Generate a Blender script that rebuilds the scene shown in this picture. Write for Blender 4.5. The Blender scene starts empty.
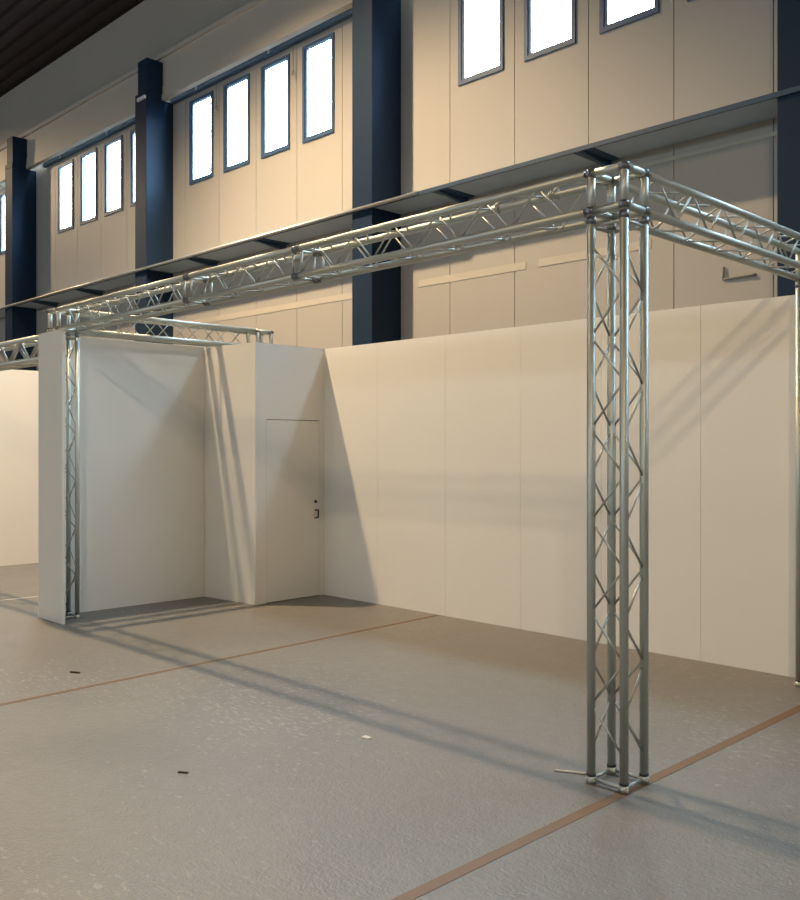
import bpy, bmesh, math, random
from mathutils import Vector, Matrix
random.seed(4)
S = bpy.context.scene
COL = S.collection

# ------------------------------------------------------------------ materials
def mat(name, color, rough=0.6, metal=0.0, var=0.0, vscale=2.0, bump=0.0, bscale=60.0, emit=None, estr=0.0, rvar=0.0, spec=None):
    m = bpy.data.materials.new(name)
    m.use_nodes = True
    nt = m.node_tree
    b = nt.nodes['Principled BSDF']
    b.inputs['Base Color'].default_value = (*color, 1)
    b.inputs['Roughness'].default_value = rough
    b.inputs['Metallic'].default_value = metal
    if spec is not None:
        b.inputs['Specular IOR Level'].default_value = spec
    tc = nt.nodes.new('ShaderNodeTexCoord')
    geo = nt.nodes.new('ShaderNodeNewGeometry')
    if var > 0 or rvar > 0:
        n = nt.nodes.new('ShaderNodeTexNoise')
        n.inputs['Scale'].default_value = vscale
        n.inputs['Detail'].default_value = 6
        nt.links.new(geo.outputs['Position'], n.inputs['Vector'])
        if var > 0:
            mx = nt.nodes.new('ShaderNodeMix'); mx.data_type = 'RGBA'
            mx.inputs['A'].default_value = (*[c*(1-var) for c in color], 1)
            mx.inputs['B'].default_value = (*[min(1, c*(1+var)) for c in color], 1)
            nt.links.new(n.outputs['Fac'], mx.inputs['Factor'])
            nt.links.new(mx.outputs['Result'], b.inputs['Base Color'])
        if rvar > 0:
            mr = nt.nodes.new('ShaderNodeMapRange')
            mr.inputs['From Min'].default_value = 0.3; mr.inputs['From Max'].default_value = 0.7
            mr.inputs['To Min'].default_value = rough-rvar; mr.inputs['To Max'].default_value = rough+rvar
            nt.links.new(n.outputs['Fac'], mr.inputs['Value'])
            nt.links.new(mr.outputs['Result'], b.inputs['Roughness'])
    if bump > 0:
        n2 = nt.nodes.new('ShaderNodeTexNoise')
        n2.inputs['Scale'].default_value = bscale
        n2.inputs['Detail'].default_value = 4
        bp = nt.nodes.new('ShaderNodeBump')
        bp.inputs['Strength'].default_value = bump
        bp.inputs['Distance'].default_value = 0.01
        nt.links.new(geo.outputs['Position'], n2.inputs['Vector'])
        nt.links.new(n2.outputs['Fac'], bp.inputs['Height'])
        nt.links.new(bp.outputs['Normal'], b.inputs['Normal'])
    if emit:
        b.inputs['Emission Color'].default_value = (*emit, 1)
        b.inputs['Emission Strength'].default_value = estr
    return m

M = {}
M['paint'] = mat('booth_white', (0.785, 0.765, 0.715), 0.62, var=0.03, vscale=0.9)
M['door'] = mat('door_white', (0.77, 0.76, 0.71), 0.5, var=0.02)
M['panel'] = mat('cream_panel', (0.395, 0.375, 0.345), 0.55, var=0.04, vscale=0.7)
M['light_strip'] = mat('painted_light_strip', (0.48, 0.45, 0.39), 0.6, var=0.05)  # paler than the panels, colour stands in for strips of light
M['joint'] = mat('joint_grey', (0.22, 0.21, 0.19), 0.8, var=0.05)
M['beam'] = mat('cream_beam', (0.53, 0.475, 0.405), 0.7, var=0.05, vscale=1.0)
M['upper'] = mat('grey_upper', (0.42, 0.38, 0.335), 0.8, var=0.06, vscale=0.8)
M['ceil'] = mat('dark_ceiling', (0.030, 0.020, 0.021), 0.85, var=0.1)
M['navy'] = mat('navy_steel', (0.012, 0.029, 0.060), 0.55, var=0.06, vscale=3, spec=0.15)
M['rail'] = mat('blue_rail', (0.035, 0.07, 0.12), 0.4, var=0.05)
M['frame'] = mat('window_frame_blue', (0.05, 0.10, 0.19), 0.5, var=0.04)
def glass():
    m = bpy.data.materials.new('window_glass'); m.use_nodes = True
    nt = m.node_tree; nt.nodes.clear()
    o = nt.nodes.new('ShaderNodeOutputMaterial'); t = nt.nodes.new('ShaderNodeBsdfTransparent'); g = nt.nodes.new('ShaderNodeBsdfGlossy')
    t.inputs['Color'].default_value = (0.93, 0.97, 1.0, 1); g.inputs['Roughness'].default_value = 0.05
    mx = nt.nodes.new('ShaderNodeMixShader')
    mx.inputs['Fac'].default_value = 0.04; nt.links.new(t.outputs['BSDF'], mx.inputs[1]); nt.links.new(g.outputs['BSDF'], mx.inputs[2])
    nt.links.new(mx.outputs['Shader'], o.inputs['Surface'])
    return m
M['glow'] = glass()
M['tray'] = mat('tray_steel', (0.46, 0.55, 0.64), 0.5, metal=0.0, var=0.08, vscale=4)
M['galv'] = mat('galvanised', (0.50, 0.50, 0.48), 0.38, metal=0.85, var=0.06, vscale=9)
M['alu'] = mat('aluminium', (0.54, 0.565, 0.52), 0.5, metal=0.85, var=0.05, vscale=14, rvar=0.05)
M['alu2'] = mat('aluminium_lacing', (0.46, 0.46, 0.42), 0.48, metal=0.9, var=0.05, vscale=14)
M['joiner'] = mat('dark_coupler', (0.20, 0.21, 0.22), 0.42, metal=0.9, var=0.1, vscale=30)
M['tape'] = mat('brown_tape', (0.155, 0.088, 0.042), 0.55, var=0.15, vscale=6)
M['black'] = mat('black_handle', (0.02, 0.02, 0.022), 0.4, var=0.05)
M['white'] = mat('white_plastic', (0.7, 0.7, 0.7), 0.5, var=0.02)
M['wood'] = mat('scrap_wood', (0.05, 0.035, 0.02), 0.8, var=0.1)
M['pale'] = mat('pale_scrap', (0.62, 0.58, 0.5), 0.6, var=0.1)
M['hall'] = mat('hall_wall_grey', (0.42, 0.39, 0.35), 0.8, var=0.05, vscale=0.5)

def floor_mat():
    m = bpy.data.materials.new('painted_concrete'); m.use_nodes = True
    nt = m.node_tree; b = nt.nodes['Principled BSDF']
    geo = nt.nodes.new('ShaderNodeNewGeometry')
    def noise(scale, detail, dist=0.0, sx=1, sy=1):
        mp = nt.nodes.new('ShaderNodeMapping'); mp.inputs['Scale'].default_value = (sx, sy, 1)
        mp.inputs['Rotation'].default_value = (0, 0, 0.0)
        nt.links.new(geo.outputs['Position'], mp.inputs['Vector'])
        n = nt.nodes.new('ShaderNodeTexNoise'); n.inputs['Scale'].default_value = scale
        n.inputs['Detail'].default_value = detail; n.inputs['Distortion'].default_value = dist
        nt.links.new(mp.outputs['Vector'], n.inputs['Vector']); return n
    n1 = noise(0.7, 8, 0.6); n2 = noise(9, 5)
    cr = nt.nodes.new('ShaderNodeValToRGB')
    cr.color_ramp.elements[0].position = 0.3; cr.color_ramp.elements[0].color = (0.188, 0.178, 0.164, 1)
    cr.color_ramp.elements[1].position = 0.72; cr.color_ramp.elements[1].color = (0.220, 0.209, 0.193, 1)
    nt.links.new(n1.outputs['Fac'], cr.inputs['Fac'])
    mx = nt.nodes.new('ShaderNodeMix'); mx.data_type = 'RGBA'; mx.blend_type = 'MULTIPLY'
    mx.inputs['Factor'].default_value = 0.25
    nt.links.new(cr.outputs['Color'], mx.inputs['A']); nt.links.new(n2.outputs['Fac'], mx.inputs['B'])
    nt.links.new(mx.outputs['Result'], b.inputs['Base Color'])
    mr = nt.nodes.new('ShaderNodeMapRange')
    mr.inputs['From Min'].default_value = 0.35; mr.inputs['From Max'].default_value = 0.65
    mr.inputs['To Min'].default_value = 0.36; mr.inputs['To Max'].default_value = 0.46
    nt.links.new(n1.outputs['Fac'], mr.inputs['Value'])
    nt.links.new(mr.outputs['Result'], b.inputs['Roughness'])
    n5 = noise(17, 6, 0.5, 0.9, 2.2); n6 = noise(0.45, 3)
    sub = nt.nodes.new('ShaderNodeMath'); sub.operation = 'MULTIPLY_ADD'; sub.inputs[1].default_value = 0.55
    nt.links.new(n6.outputs['Fac'], sub.inputs[0]); nt.links.new(n5.outputs['Fac'], sub.inputs[2])
    glint = nt.nodes.new('ShaderNodeMapRange')  # pale flecks painted into the base colour stand in for floor glints
    glint.inputs['From Min'].default_value = 0.90; glint.inputs['From Max'].default_value = 1.0
    glint.inputs['To Min'].default_value = 0.0; glint.inputs['To Max'].default_value = 0.6
    nt.links.new(sub.outputs['Value'], glint.inputs['Value'])
    m2 = nt.nodes.new('ShaderNodeMix'); m2.data_type = 'RGBA'
    m2.inputs['B'].default_value = (0.34, 0.325, 0.30, 1)
    nt.links.new(glint.outputs['Result'], m2.inputs['Factor']); nt.links.new(mx.outputs['Result'], m2.inputs['A'])
    nt.links.new(m2.outputs['Result'], b.inputs['Base Color'])
    n3 = noise(22, 4, 0.8, 1.0, 1.6); n4 = noise(70, 3)
    ad = nt.nodes.new('ShaderNodeMath'); ad.operation = 'MULTIPLY_ADD'; ad.inputs[1].default_value = 0.8
    nt.links.new(n4.outputs['Fac'], ad.inputs[0]); nt.links.new(n3.outputs['Fac'], ad.inputs[2])
    bp = nt.nodes.new('ShaderNodeBump'); bp.inputs['Strength'].default_value = 0.9; bp.inputs['Distance'].default_value = 0.006
    nt.links.new(ad.outputs['Value'], bp.inputs['Height']); nt.links.new(bp.outputs['Normal'], b.inputs['Normal'])
    return m
M['floor'] = floor_mat()

# ------------------------------------------------------------------ mesh helpers
class MB:
    def __init__(s): s.bm = bmesh.new()
    def box(s, x0, x1, y0, y1, z0, z1):
        v = [s.bm.verts.new(p) for p in ((x0,y0,z0),(x1,y0,z0),(x1,y1,z0),(x0,y1,z0),(x0,y0,z1),(x1,y0,z1),(x1,y1,z1),(x0,y1,z1))]
        for f in ((0,3,2,1),(4,5,6,7),(0,1,5,4),(1,2,6,5),(2,3,7,6),(3,0,4,7)):
            s.bm.faces.new([v[i] for i in f])
        return s
    def obox(s, c, u, hu, v, hv, w, hw):
        c, u, v, w = Vector(c), Vector(u).normalized(), Vector(v).normalized(), Vector(w).normalized()
        p = []
        for k in (-1, 1):
            for a, b in ((-1,-1),(1,-1),(1,1),(-1,1)):
                p.append(s.bm.verts.new(c+u*a*hu+v*b*hv+w*k*hw))
        for f in ((0,3,2,1),(4,5,6,7),(0,1,5,4),(1,2,6,5),(2,3,7,6),(3,0,4,7)):
            s.bm.faces.new([p[i] for i in f])
        return s
    def tube(s, a, b, r, n=14, r2=None):
        a, b = Vector(a), Vector(b); d = (b-a); L = d.length; d.normalize()
        r2 = r if r2 is None else r2
        t = Vector((0,0,1)) if abs(d.z) < 0.9 else Vector((1,0,0))
        u = d.cross(t).normalized(); w = d.cross(u).normalized()
        A = []; B = []
        for i in range(n):
            q = 2*math.pi*i/n; e = u*math.cos(q)+w*math.sin(q)
            A.append(s.bm.verts.new(a+e*r)); B.append(s.bm.verts.new(b+e*r2))
        for i in range(n):
            j = (i+1) % n
            f = s.bm.faces.new((A[i], B[i], B[j], A[j])); f.smooth = True
        s.bm.faces.new(A); s.bm.faces.new(list(reversed(B)))
        return s
    def poly(s, pts, ext):
        ext = Vector(ext)
        A = [s.bm.verts.new(Vector(p)) for p in pts]; B = [s.bm.verts.new(Vector(p)+ext) for p in pts]
        n = len(A)
        s.bm.faces.new(A); s.bm.faces.new(list(reversed(B)))
        for i in range(n):
            j = (i+1) % n
            s.bm.faces.new((A[i], B[i], B[j], A[j]))
        return s
    def build(s, name, m, parent=None, org=None, bevel=0.0):
        bmesh.ops.recalc_face_normals(s.bm, faces=s.bm.faces)
        o3 = Vector(org) if org is not None else (Vector(parent['org']) if parent is not None and 'org' in parent else Vector((0,0,0)))
        for v in s.bm.verts: v.co -= o3
        me = bpy.data.meshes.new(name); s.bm.to_mesh(me); s.bm.free()
        me.materials.append(m)
        o = bpy.data.objects.new(name, me); COL.objects.link(o)
        o['org'] = tuple(o3)
        if parent is not None: o.parent = parent
        else: o.location = o3
        if bevel:
            bv = o.modifiers.new('bevel', 'BEVEL'); bv.width = bevel; bv.segments = 2; bv.limit_method = 'ANGLE'
        return o

def thing(name, label, cat, org, group=None):
    o = bpy.data.objects.new(name, None); COL.objects.link(o)
    o.empty_display_size = 0.1
    o.location = org; o['org'] = tuple(org)
    return tag(o, label, cat, group)
def tag(o, label, cat, group=None):
    o['label'] = label; o['category'] = cat
    if group: o['group'] = group
    return o
def struct(o): o['kind'] = 'structure'; return o

# ------------------------------------------------------------------ hall shell
YB, YF, YBEAM, YUP = 9.123, 8.56, 8.89, 8.97
ZC = 10.33
XL, XR, YN = -42.0, 16.0, -26.0
struct(MB().box(XL, XR, YN, YB+0.15, -0.2, 0.0).build('floor', M['floor']))
G0, GP = -8.181, 1.0835
seam = lambda k: G0+GP*k
WIN = [-17,-16,-15,-14, -11,-10,-9,-8, -6,-5,-4,-3, 0,1,2,3, 5,6,7,8, 10,11,12,13]
ZW0, ZW1 = 6.55, 8.06
wb = MB(); jb = MB()
ks = range(-31, 22)
for k in ks:
    x0, x1 = seam(k)+0.005, seam(k+1)-0.005
    if k in WIN:
        c = (x0+x1)/2-0.005; a, b = c-0.375, c+0.375
        wb.box(x0, a, YB, YB+0.12, 0, 8.6); wb.box(b, x1, YB, YB+0.12, 0, 8.6)
        wb.box(a, b, YB, YB+0.12, 0, ZW0); wb.box(a, b, YB, YB+0.12, ZW1, 8.6)
    else:
        wb.box(x0, x1, YB, YB+0.12, 0, 8.6)
    jb.box(seam(k)-0.005, seam(k)+0.005, YB+0.015, YB+0.12, 0, 8.6)
wall_back = struct(wb.build('wall_back', M['panel']))
jb.build('panel_joint', M['joint'], wall_back)
struct(MB().box(XL, XR, YUP, YUP+0.15, 8.7, ZC+0.2).build('wall_back_upper', M['upper']))
struct(MB().box(XL-0.2, XL, YN, YB, 0, ZC).build('wall_left', M['hall']))
struct(MB().box(XR, XR+0.2, YN, YB, 0, ZC).build('wall_right', M['hall']))
struct(MB().box(XL, XR, YN-0.2, YN, 0, ZC).build('wall_front', M['hall']))
# corrugated ceiling, ribs running along the hall
cb = bmesh.new(); prof = []
y = YN
while y < YUP:
    prof += [(y, ZC), (y+0.16, ZC), (y+0.20, ZC+0.06), (y+0.29, ZC+0.06)]
    y += 0.33
prof = [p for p in prof if p[0] <= YUP]+[(YUP, ZC)]
va = [cb.verts.new((XL, a, b)) for a, b in prof]; vb = [cb.verts.new((XR, a, b)) for a, b in prof]
for i in range(len(prof)-1): cb.faces.new((va[i], va[i+1], vb[i+1], vb[i]))
ta = [cb.verts.new((XL, YN, ZC+0.2)), cb.verts.new((XL, YUP, ZC+0.2)), cb.verts.new((XR, YUP, ZC+0.2)), cb.verts.new((XR, YN, ZC+0.2))]
cb.faces.new(ta)
t = MB(); t.bm.free(); t.bm = cb
struct(t.build('ceiling', M['ceil']))
# cream lintel beam with a lip, above the windows
lb = MB().box(XL, XR, YBEAM, YUP+0.02, 8.205, 8.97).box(XL, XR, YBEAM-0.05, YUP, 8.95, 9.03).box(XL, XR, YBEAM-0.012, YBEAM+0.01, 8.205, 8.43)
struct(lb.build('trim_1', M['beam']))
# strips of light on the wall panels, built as thin paler bars
struct(MB().box(-21.0, -3.60, YB-0.008, YB+0.002, 4.895, 4.935).build('light_strip_upper', M['light_strip']))
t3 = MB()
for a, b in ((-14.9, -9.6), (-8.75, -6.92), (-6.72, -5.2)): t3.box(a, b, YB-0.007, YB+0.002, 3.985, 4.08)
struct(t3.build('light_strip_lower', M['light_strip']))
pb = MB().tube((-4.36, YB-0.02, 3.66), (-4.36, YB-0.02, 3.53), 0.011).tube((-4.36, YB-0.02, 3.53), (-4.02, YB-0.02, 3.53), 0.011)
for q in (-4.36, -4.04): pb.box(q-0.015, q+0.015, YB-0.02, YB+0.001, 3.52, 3.55)
pb.build('pipe_stub', M['joint'], wall_back)
# windows
wi = 0
for k in WIN:
    wi += 1
    c = (seam(k)+seam(k+1))/2-0.005; a, b = c-0.375, c+0.375
    f = MB(); fw = 0.055; y0, y1 = YB-0.025, YB+0.04
    f.box(a, a+fw, y0, y1, ZW0, ZW1).box(b-fw, b, y0, y1, ZW0, ZW1).box(a+fw, b-fw, y0, y1, ZW0, ZW0+fw).box(a+fw, b-fw, y0, y1, ZW1-fw, ZW1)
    w = struct(f.build('window_%d' % wi, M['frame'], org=(c, YB, ZW0)))
    MB().box(a+fw, b-fw, YB+0.01, YB+0.022, ZW0+fw, ZW1-fw).build('pane', M['glow'], w)
    MB().box(a+fw, b-fw, YB-0.012, YB+0.009, ZW0+fw, ZW0+fw+0.02).box(a+fw, a+fw+0.045, YB-0.012, YB+0.009, ZW0+fw+0.02, ZW1-fw).build('sash', M['frame'], w)
# blue sliding rails above the windows
RL = [(-20.55, -15.52, 'second window bay from the left, square end showing'), (-15.08, -9.52, 'middle window bay, between two navy columns'), (-9.10, -3.60, 'rightmost window bay, above the frame edge')]
for a, b, w in RL[:2]:
    r = thing('blind_rail', 'blue steel rail above the '+w, 'rail', ((a+b)/2, 8.95, 8.0), 'window rails')
    MB().box(a, b, 9.035, YB-0.005, 8.235, 8.29).build('upper_channel', M['rail'], r, bevel=0.006)
    MB().box(a, b, 9.03, YB-0.005, 8.155, 8.22).build('lower_channel', M['rail'], r, bevel=0.006)
    MB().box(a, b, 9.05, 9.10, 8.22, 8.235).build('slot', M['black'], r)
    k = 0
    while a+0.9+k*2.15 < b-0.3:
        xx = a+0.9+k*2.15
        MB().box(xx-0.02, xx+0.02, 9.01, 9.03, 8.165, 8.30).build('hanger', M['galv'], r)
        k += 1
for xx, w in ((-13.6, 'first and second'), (-11.45, 'third and fourth')):
    c = thing('pull_cord', 'thin pull cord between the %s windows of the four-window bay' % w, 'cord', (xx, 8.95, 7.6), 'pull cords of the window rail')
    MB().tube((xx, 9.06, 7.72), (xx, 9.06, 8.156), 0.006, 8).build('string', M['joint'], c)
    MB().tube((xx, 9.06, 7.66), (xx, 9.06, 7.74), 0.022, 10, 0.012).build('grip', M['joint'], c)
# navy columns
CN = ['navy steel column at the left edge of the photo', 'navy steel column between the second and the middle window bay, white tag near its top',
      'widest navy steel column, right of the four-window bay', 'navy steel column at the right edge, behind the end of the right truss beam']
for i, x in enumerate((-21.49, -15.508, -9.505, -3.576)):
    c = thing('steel_column', CN[i], 'column', (x+0.2, (YF+YB)/2, 0), 'navy hall columns')
    MB().box(x, x+0.405, YF, YB-0.001, 0, 8.187).box(x, x+0.405, YF, YBEAM-0.002, 8.187, 8.29).build('shaft', M['navy'], c, bevel=0.008)
    MB().box(x+0.10, x+0.43, YF, YBEAM-0.002, 8.29, 8.88).build('head', M['navy'], c, bevel=0.008)
    if i in (1,):
        MB().box(x+0.12, x+0.40, YF-0.03, YF, 8.14, 8.20).build('tag_plate', M['white'], c)['label'] = 'small white plate'
# steel tray along the wall
ty = thing('cable_tray', 'long grey steel tray on brackets along the hall wall, above the trusses', 'cable tray', (-10, 8.8, 5.0))
ty.rotation_euler.y = -0.0045; ty.location.z -= 0.012
cols = [-21.49, -15.508, -9.505, -3.576]
segs = [(-30, cols[0])]+[(cols[i]+0.405, cols[i+1]) for i in range(3)]+[(cols[3]+0.405, 3)]
for a, b in segs:
    MB().box(a+0.005, b-0.005, 8.555, YB-0.002, 5.055, 5.075).build('tray_plate', M['tray'], ty)
MB().box(-30, 3, 8.530, 8.556, 5.035, 5.085).build('front_angle', M['rail'], ty)
MB().tube((-30, 8.505, 5.06), (-8.2, 8.505, 5.06), 0.025).build('front_pipe', M['galv'], ty)
for xx in (-20.0, -17.9, -13.7, -11.75, -7.9, -5.75):
    MB().poly([(xx, 8.56, 5.054), (xx, YB-0.003, 5.054), (xx, YB-0.003, 4.95), (xx, 8.56, 5.02)], (0.05, 0, 0)).box(xx-0.1, xx+0.15, 8.56, YB-0.003, 5.040, 5.055).build('bracket', M['rail'], ty)
# ------------------------------------------------------------------ booth walls
H = 2.975; T = 0.04
YW = 7.212; XLW = -9.415; YI = 6.19; XD = -8.505; YI0 = 6.105
bs = [-8.505, -7.57, -6.53, -5.54, -4.62, -3.655, -2.70]
nm = ['first from the door wall, crossed by its shadow edge', 'second from the door wall', 'third from the door wall',
      'fourth from the door wall', 'fifth from the door wall, behind the right truss tower', 'last at the right photo edge, with diagonal beam shadows on it']
for i in range(6):
    p = MB().box(bs[i]+0.001, bs[i+1]-0.001, YW, YW+T, 0, H).build('booth_panel', M['paint'], org=((bs[i]+bs[i+1])/2, YW, 0), bevel=0.001)
    tag(p, 'white back wall panel, '+nm[i], 'wall panel', 'panels of the booth back wall')
p = MB().box(bs[0], bs[-1], YW+T+0.001, YW+T+0.02, 0.0, H-0.02).build('backing_board', M['paint'], org=(-5.6, YW+T, 0))
tag(p, 'plain backing sheet behind the white panels of the booth back wall', 'wall panel')
# left wall
lw = MB().poly([(-9.465-T, 4.215, 0), (-9.465, 4.215, 0), (-9.415, YI0-0.003, 0), (-9.415-T, YI0-0.003, 0)], (0, 0, H+0.008)).build('booth_partition', M['paint'], org=(XLW, 5.2, 0), bevel=0.002)
tag(lw, 'white left side wall of the booth in cool shade, behind the left truss tower', 'partition wall')
iw = MB().poly([(XLW-T, YI0-0.001, 0), (XD, YI, 0), (XD, YI+T, 0), (XLW-T, YI0+T, 0)], (0, 0, H)).build('booth_partition', M['paint'], org=((XLW+XD)/2, YI, 0), bevel=0.002)
tag(iw, 'narrow white front wall of the closet striped by two truss shadows', 'partition wall')
# door wall
dw = thing('booth_partition', 'white closet side wall holding the flush door with a black lever', 'partition wall', (XD, 6.7, 0))
D0, D1, DZ = 6.345, 7.125, 2.10
dm = MB().box(XD-T, XD, YI+T+0.001, D0-0.003, 0, H).box(XD-T, XD, D1+0.003, YW-0.001, 0, H).box(XD-T, XD, D0-0.003, D1+0.003, DZ+0.009, H)
dm.build('wall_sheet', M['paint'], dw)
MB().box(XD-T-0.01, XD-T-0.002, D0-0.03, D1+0.03, 0.0, DZ+0.05).build('door_stop', M['joint'], dw)
dr = MB().box(XD-T, XD-0.001, D0, D1, 0.008, DZ).build('door', M['door'], dw)
MB().box(XD-0.001, XD+0.008, 7.055, 7.09, 0.93, 0.94).tube((XD-0.001, 7.08, 1.035), (XD+0.04, 7.08, 1.035), 0.008).tube((XD+0.035, 7.09, 1.035), (XD+0.035, 7.035, 1.035), 0.009).tube((XD+0.035, 7.085, 1.04), (XD+0.035, 7.085, 0.94), 0.009).tube((XD-0.001, 7.085, 0.945), (XD+0.04, 7.085, 0.945), 0.007).build('lever_handle', M['black'], dr)
MB().tube((XD-0.001, 7.07, 1.135), (XD+0.012, 7.07, 1.135), 0.018).build('lock', M['black'], dr)
# front return panel
fp = thing('return_panel', 'tall narrow white panel standing at the front end of the left wall', 'wall panel', (-9.23, 4.15, 0))
MB().box(-9.51, -8.955, 4.135, 4.17, 0, H).build('board', M['paint'], fp, bevel=0.002)
MB().box(-9.517, -9.508, 4.14, 4.165, 1.42, 1.62).build('edge_latch', M['black'], fp)
# neighbouring booth
nb = MB().box(-14.0, -13.93, 4.3, 8.2, 0, H-0.02).build('booth_partition', M['paint'], org=(-13.95, 6.2, 0), bevel=0.002)
tag(nb, 'warm lit white wall of the neighbouring booth at the left photo edge', 'partition wall')

# ------------------------------------------------------------------ trusses
R1, R2 = 0.0235, 0.0062
def lacing(name, par, p0, p1, q0, q1, pitch, ph, r=R2, m=None):
    """zigzag between chord p0-p1 and chord q0-q1"""
    p0, p1, q0, q1 = map(Vector, (p0, p1, q0, q1))
    L = (p1-p0).length; pts = []
    s = ph % pitch
    if s > pitch/2: pts.append((s-pitch/2, 1))
    k = 0
    while s+k*pitch/2 <= L-0.01:
        pts.append((s+k*pitch/2, k % 2)); k += 1
    mb = MB()
    P = [((p0 if w == 0 else q0)+((p1 if w == 0 else q1)-(p0 if w == 0 else q0))*(d/L)) for d, w in pts]
    for a, b in zip(P, P[1:]): mb.tube(a, b, r, 8)
    return mb.build(name, m or M['alu2'], par)
def truss(name, label, a, b, u, v, s=0.2, group=None, pitch=0.385, ph=(0, .1, .2, .05), r1=R1, r2=R2, cap=True, org=None, joint=(1, 1)):
    """box truss; a,b = axis ends of the corner chord, u,v = directions to the other chords"""
    a, b, u, v = map(Vector, (a, b, u, v))
    d = (b-a).normalized()
    t = thing(name, label, 'truss', org if org else tuple(a), group)
    off = [Vector((0,0,0)), u*s, u*s+v*s, v*s]
    for o in off: MB().tube(a+o, b+o, r1, 16).build('chord', M['alu'], t)
    for i in range(4):
        o, q = off[i], off[(i+1) % 4]
        lacing('lacing', t, a+o, b+o, a+q, b+q, pitch, ph[i], r2)
    if cap:
        for e, sg, use in ((a, 1, joint[0]), (b, -1, joint[1])):
            if not use: continue
            mb = MB()
            for i in range(4): mb.tube(e+off[i]+d*sg*0.05, e+off[(i+1) % 4]+d*sg*0.05, r2*1.7, 8)
            mb.build('end_frame', M['alu2'], t)
            for o in off:
                MB().tube(e+o+d*sg*0.002, e+o+d*sg*0.04, r1*1.1, 14).build('coupler', M['joiner'], t)
    return t
XN, Y0 = -2.546, 4.19      # nearest chord of the right tower
ZB, ZT = 3.053, 3.253
X, Y, Z = Vector((1,0,0)), Vector((0,1,0)), Vector((0,0,1))
def tower(label, x, y, top, ph):
    # chords at x, x-.2 / y, y+.2
    t = truss('truss_tower', label, (x, y, 0.035), (x, y, top), -X, Y, group='upright truss towers', pitch=0.49, ph=ph, joint=(0, 1), org=(x-0.1, y+0.1, 0))
    fr = MB()
    c = [(x, y), (x-0.2, y), (x-0.2, y+0.2), (x, y+0.2)]
    for i in range(4):
        p, q = c[i], c[(i+1) % 4]
        fr.tube((*p, 0.022), (*q, 0.022), 0.010, 10)
    fr.build('base_frame', M['alu2'], t)
    for p in c:
        f = MB().tube((*p, 0.0), (*p, 0.04), 0.027, 14).build('foot', M['alu'], t)
        MB().tube((p[0], p[1], 0.04), (p[0], p[1], 0.052), 0.026, 14).build('foot_ring', M['black'], f)
        MB().tube((p[0]-0.03, p[1]-0.012, 0.02), (p[0]+0.03, p[1]-0.012, 0.02), 0.006, 8).build('foot_pin', M['pale'], f)
    return t
def block(label, x, y, zb, zt):
    t = thing('corner_block', label, 'truss corner', (x-0.1, y+0.1, zb-0.03), 'cube corner blocks of the truss frame')
    c = [(x, y), (x-0.2, y), (x-0.2, y+0.2), (x, y+0.2)]
    for p in c: MB().tube((*p, zb-0.028), (*p, zt+0.018), R1, 16).build('post', M['alu'], t)
    for z in (zb, zt):
        for i in range(4):
            p, q = Vector((*c[i], z)), Vector((*c[(i+1) % 4], z)); d = (q-p).normalized()
            MB().tube(p+d*0.02, q-d*0.02, R1*0.94, 14).build('rail', M['alu'], t)
        for p in c:
            MB().tube((*p, z-0.020), (*p, z+0.020), R1*1.14, 14).build('node', M['joiner'], t)
            q = Vector((*p, z))
            sx = 1 if p[0] == x else -1; sy = -1 if p[1] == y else 1
            MB().tube(q, q+X*sx*0.036, 0.013, 8).tube(q, q+Y*sy*0.036, 0.013, 8).build('bolt', M['joiner'], t)
    return t
XB = -9.172                     # left tower
ZBL, ZTL = 3.008, 3.208
YR = 6.965                     # right rear tower
tower('aluminium truss tower standing free on the brown floor tape at right', XN, Y0, ZB-0.03, (0.142, 0.14, 0.385, 0.115))
tower('slim dark-looking truss tower half hidden by the narrow return panel at left', XB, Y0+0.01, ZBL-0.03, (0.10, 0.30, 0.22, 0.4))
tower('truss tower against the back wall, cut by the right photo edge', XN, YR, ZB-0.03, (0.1, 0.33, 0.2, 0.4))
tower('truss tower inside the closet, hidden below its top', XB, 6.71, ZBL-0.03, (0.1, 0.33, 0.2, 0.4))
block('cube corner block on top of the right truss tower', XN, Y0, ZB, ZT)
block('cube corner block above the narrow return panel at left', XB, Y0+0.01, ZBL, ZTL)
block('cube corner block at the back wall, just outside the right photo edge', XN, YR, ZB, ZT)
block('cube corner block above the closet, at the rear end of the left beam', XB, 6.71, ZBL, ZTL)
def zl(x): return ZBL+(ZB-ZBL)*(x-XB)/(XN-0.2-XB)
e = 0.036
jx = [XN-0.2-e, -5.25, -6.72, XB+e]
lab = ['front truss beam segment from the right tower to the first joint', 'short middle segment of the front truss beam', 'front truss beam segment ending at the left tower']
yj = lambda x: Y0+0.01*(XN-x)/(XN-XB)
for i in range(3):
    a, b = jx[i]-(0.001 if i else 0), jx[i+1]+(0.001 if i < 2 else 0)
    truss('truss_beam', lab[i], (a, yj(a), zl(a)), (b, yj(b), zl(b)), Y, Z, group='horizontal truss beams', ph=(0.1, 0.33, 0.0, 0.32), joint=((0, 1), (1, 1), (1, 0))[i], org=((a+b)/2, Y0+0.1, zl(a)))
truss('truss_beam', 'truss beam running from the right tower towards the right photo edge', (XN, Y0+0.2+e, ZB), (XN, YR-e, ZB), -X, Z, group='horizontal truss beams', ph=(0.2, 0.05, 0.29, 0.119), joint=(0, 0), org=(XN-0.1, 5.6, ZB))
truss('truss_beam', 'truss beam above the shaded left side wall', (XB, Y0+0.21+e, ZBL), (XB, 6.71-e, ZBL), -X, Z, group='horizontal truss beams', ph=(0.11, 0.05, 0.29, 0.31), joint=(0, 0), org=(XB-0.1, 5.6, ZBL))
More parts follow.
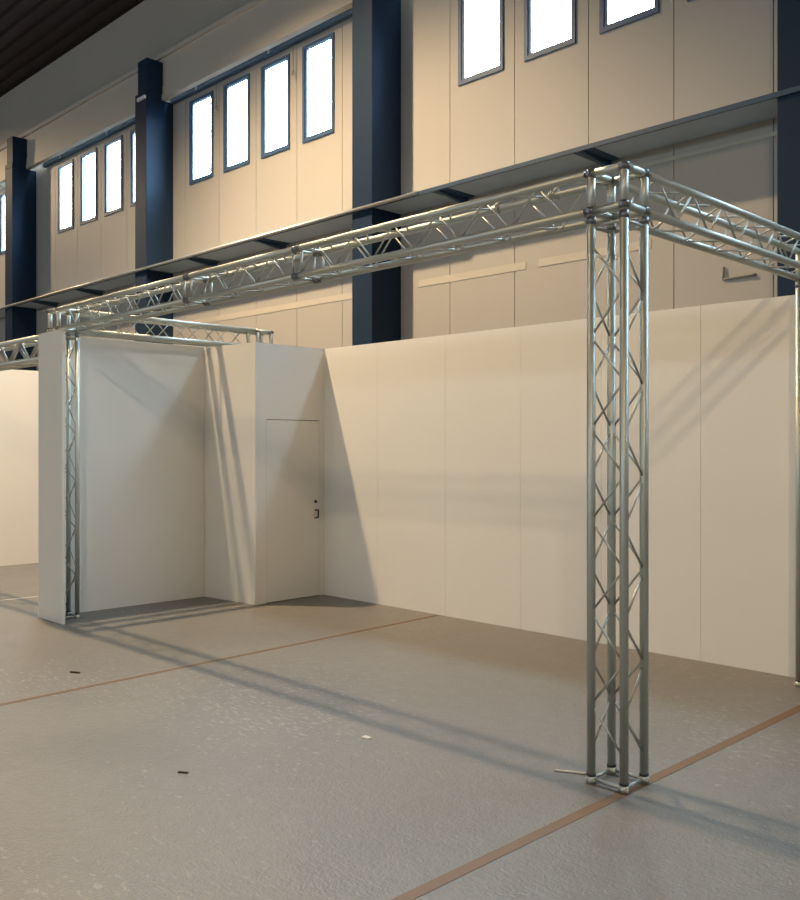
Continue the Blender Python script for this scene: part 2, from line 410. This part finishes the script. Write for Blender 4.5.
truss('truss_beam', 'lower and thicker truss beam of the neighbouring booth at the left photo edge', (-9.54, 4.24, 2.74), (-14.3, 4.24, 2.74), Y, Z, s=0.23, group='horizontal truss beams', pitch=0.56, ph=(0.1, 0.43, 0.0, 0.15), r1=0.027, r2=0.017, org=(-12, 4.35, 2.74), joint=(0, 0))
# two hook clamps on the top chord of the front beam
for xx, w in ((-3.12, 'nearer to the right tower'), (-3.55, 'farther from the right tower')):
    c = thing('hook_clamp', 'small metal clamp on the front truss beam, '+w, 'clamp', (xx, Y0+0.2, zl(xx)+0.2))
    z = zl(xx)+0.2; yy = yj(xx)+0.2
    MB().tube((xx-0.03, yy, z), (xx+0.03, yy, z), 0.028, 14).build('collar', M['alu2'], c)
    MB().tube((xx, yy-0.02, z+0.02), (xx+0.09, yy-0.05, z+0.045), 0.008, 8).build('lever', M['pale'], c)

# ------------------------------------------------------------------ floor marks
def strip(a, b, w, z=0.002, jit=0.0, n=18):
    a, b = Vector((*a, 0)), Vector((*b, 0)); d = (b-a).normalized(); nn = Vector((-d.y, d.x, 0))
    L = []; 
    for i in range(n+1):
        p = a.lerp(b, i/n); ww = w*0.5*(1+random.uniform(-jit, jit))
        L.append((p-nn*ww, p+nn*ww))
    mb = MB()
    for (p, q), (r, s) in zip(L, L[1:]):
        lo = [mb.bm.verts.new(x) for x in (p, r, s, q)]; hi = [mb.bm.verts.new(x+Vector((0, 0, z))) for x in (p, r, s, q)]
        mb.bm.faces.new(hi)
        for k in range(4): mb.bm.faces.new((lo[k], lo[(k+1) % 4], hi[(k+1) % 4], hi[k]))
    return mb
tp = strip((-2.60, 0.3), (-2.505, 7.19), 0.062).build('tape_line', M['tape'], org=(-2.56, 4, 0)); tag(tp, 'brown tape line on the floor running under the right truss tower', 'floor tape', 'brown tape lines')
tp = strip((-6.36, -1.5), (-6.62, 7.19), 0.045).build('tape_line', M['tape'], org=(-6.5, 3, 0)); tag(tp, 'brown tape line crossing the floor in front of the closet door', 'floor tape', 'brown tape lines')
tp = strip((-10.9, 3.0), (-10.75, 6.9), 0.035).build('tape_line', M['pale'], org=(-10.8, 5, 0)); tag(tp, 'faint thin tape line on the floor of the neighbouring booth', 'floor tape')
def bit(name, label, cat, x, y, L, w, h, ang, m):
    u = Vector((math.cos(ang), math.sin(ang), 0)); v = Vector((-u.y, u.x, 0))
    mb = MB(); c = Vector((x, y, 0))
    mb.poly([c-u*L-v*w*0.6, c+u*L*0.9-v*w, c+u*L+v*w*0.5, c-u*L*0.8+v*w], (0, 0, h))
    return tag(mb.build(name, m, org=(x, y, 0)), label, cat)
bit('wood_splinter', 'dark splinter on the floor left of the brown tape line', 'debris', -6.97, 3.325, 0.045, 0.010, 0.012, 0.5, M['wood'])
bit('wood_splinter', 'tiny dark chip on the open floor in the middle foreground', 'debris', -4.418, 2.729, 0.03, 0.008, 0.008, 0.6, M['wood'])
bit('paper_scrap', 'pale scrap on the floor in front of the back wall, left of centre', 'debris', -4.15, 3.86, 0.03, 0.022, 0.006, 0.2, M['pale'])
rd = MB().tube((-2.985, 4.20, 0.007), (-2.78, 4.30, 0.007), 0.006, 8).build('metal_rod', M['pale'], org=(-2.88, 4.25, 0)); tag(rd, 'thin pale rod lying on the floor beside the right tower base', 'rod')

# ------------------------------------------------------------------ light
def lamp(name, loc, power, color, size=0.3, tgt=None, sx=None, sy=None):
    l = bpy.data.lights.new(name, 'AREA'); l.energy = power; l.color = color
    if sx: l.shape = 'RECTANGLE'; l.size = sx; l.size_y = sy
    else: l.shape = 'DISK'; l.size = size
    o = bpy.data.objects.new(name, l); COL.objects.link(o); o.location = loc
    d = Vector(tgt)-Vector(loc) if tgt else Vector((0, 0, -1))
    o.rotation_euler = d.to_track_quat('-Z', 'Y').to_euler()
    return o
def hibay(name, loc, power, color, r=0.14, ang=140, blend=0.6):
    l = bpy.data.lights.new(name, 'SPOT'); l.energy = power; l.color = color; l.shadow_soft_size = r
    l.spot_size = math.radians(ang); l.spot_blend = blend
    o = bpy.data.objects.new(name, l); COL.objects.link(o); o.location = loc
    return o
SKY = 52.0
WARM = (1.0, 0.73, 0.44)
hibay('ceiling_lamp', (-10.85, 4.45, 10.25), 5000, WARM)
hibay('ceiling_lamp', (5.3, -6.6, 10.25), 3000, WARM, 0.3, 168, 0.3)
hibay('ceiling_lamp', (-10.7, -6.6, 10.25), 600, WARM, 0.5, 160, 0.4)
hibay('ceiling_lamp', (-26.7, 4.45, 10.25), 2300, WARM, 0.14, 168, 0.3)
lamp('fill_south', (-12, -25.5, 7.5), 2100, (0.74, 0.90, 1.0), tgt=(-12, 0, 6.0), sx=40, sy=2)  # added cool fill out of view, the front wall has no windows

w = bpy.data.worlds.new('world'); S.world = w; w.use_nodes = True
wn = w.node_tree; bg = wn.nodes['Background']
wt = wn.nodes.new('ShaderNodeTexCoord'); ws = wn.nodes.new('ShaderNodeSeparateXYZ'); wr = wn.nodes.new('ShaderNodeMapRange')
wn.links.new(wt.outputs['Generated'], ws.inputs['Vector']); wn.links.new(ws.outputs['Z'], wr.inputs['Value'])
wr.inputs['From Min'].default_value = -0.02; wr.inputs['From Max'].default_value = 0.06
wr.inputs['To Min'].default_value = 2.0; wr.inputs['To Max'].default_value = SKY
wn.links.new(wr.outputs['Result'], bg.inputs['Strength'])
bg.inputs['Color'].default_value = (0.66, 0.86, 1.0, 1)
for o in list(bpy.data.objects):
    if o.name.startswith('window_') and o.parent is None:
        pl = bpy.data.lights.new('window_portal', 'AREA'); pl.shape = 'RECTANGLE'; pl.size = 0.64; pl.size_y = 1.40
        pl.cycles.is_portal = True
        po = bpy.data.objects.new('window_portal', pl); COL.objects.link(po)
        po.location = (o.location.x, YB+0.06, (ZW0+ZW1)/2)
        po.rotation_euler = Vector((0, -1, 0)).to_track_quat('-Z', 'Y').to_euler()

# ------------------------------------------------------------------ camera
cd = bpy.data.cameras.new('camera'); cam = bpy.data.objects.new('camera', cd); COL.objects.link(cam)
cam.location = (0, 0, 1.8); cam.rotation_euler = (math.pi/2, 0, math.radians(45))
cd.sensor_fit = 'HORIZONTAL'; cd.sensor_width = 36; cd.lens = 918/800*36
cd.shift_x = 0.0; cd.shift_y = -4/800*1.0
cd.clip_end = 200
S.camera = cam
for o in bpy.data.objects:
    if 'org' in o: del o['org']
S.view_settings.view_transform = 'Standard'; S.view_settings.look = 'None'
S.view_settings.gamma = 1; S.view_settings.use_curve_mapping = False
S.view_settings.exposure = 0.0
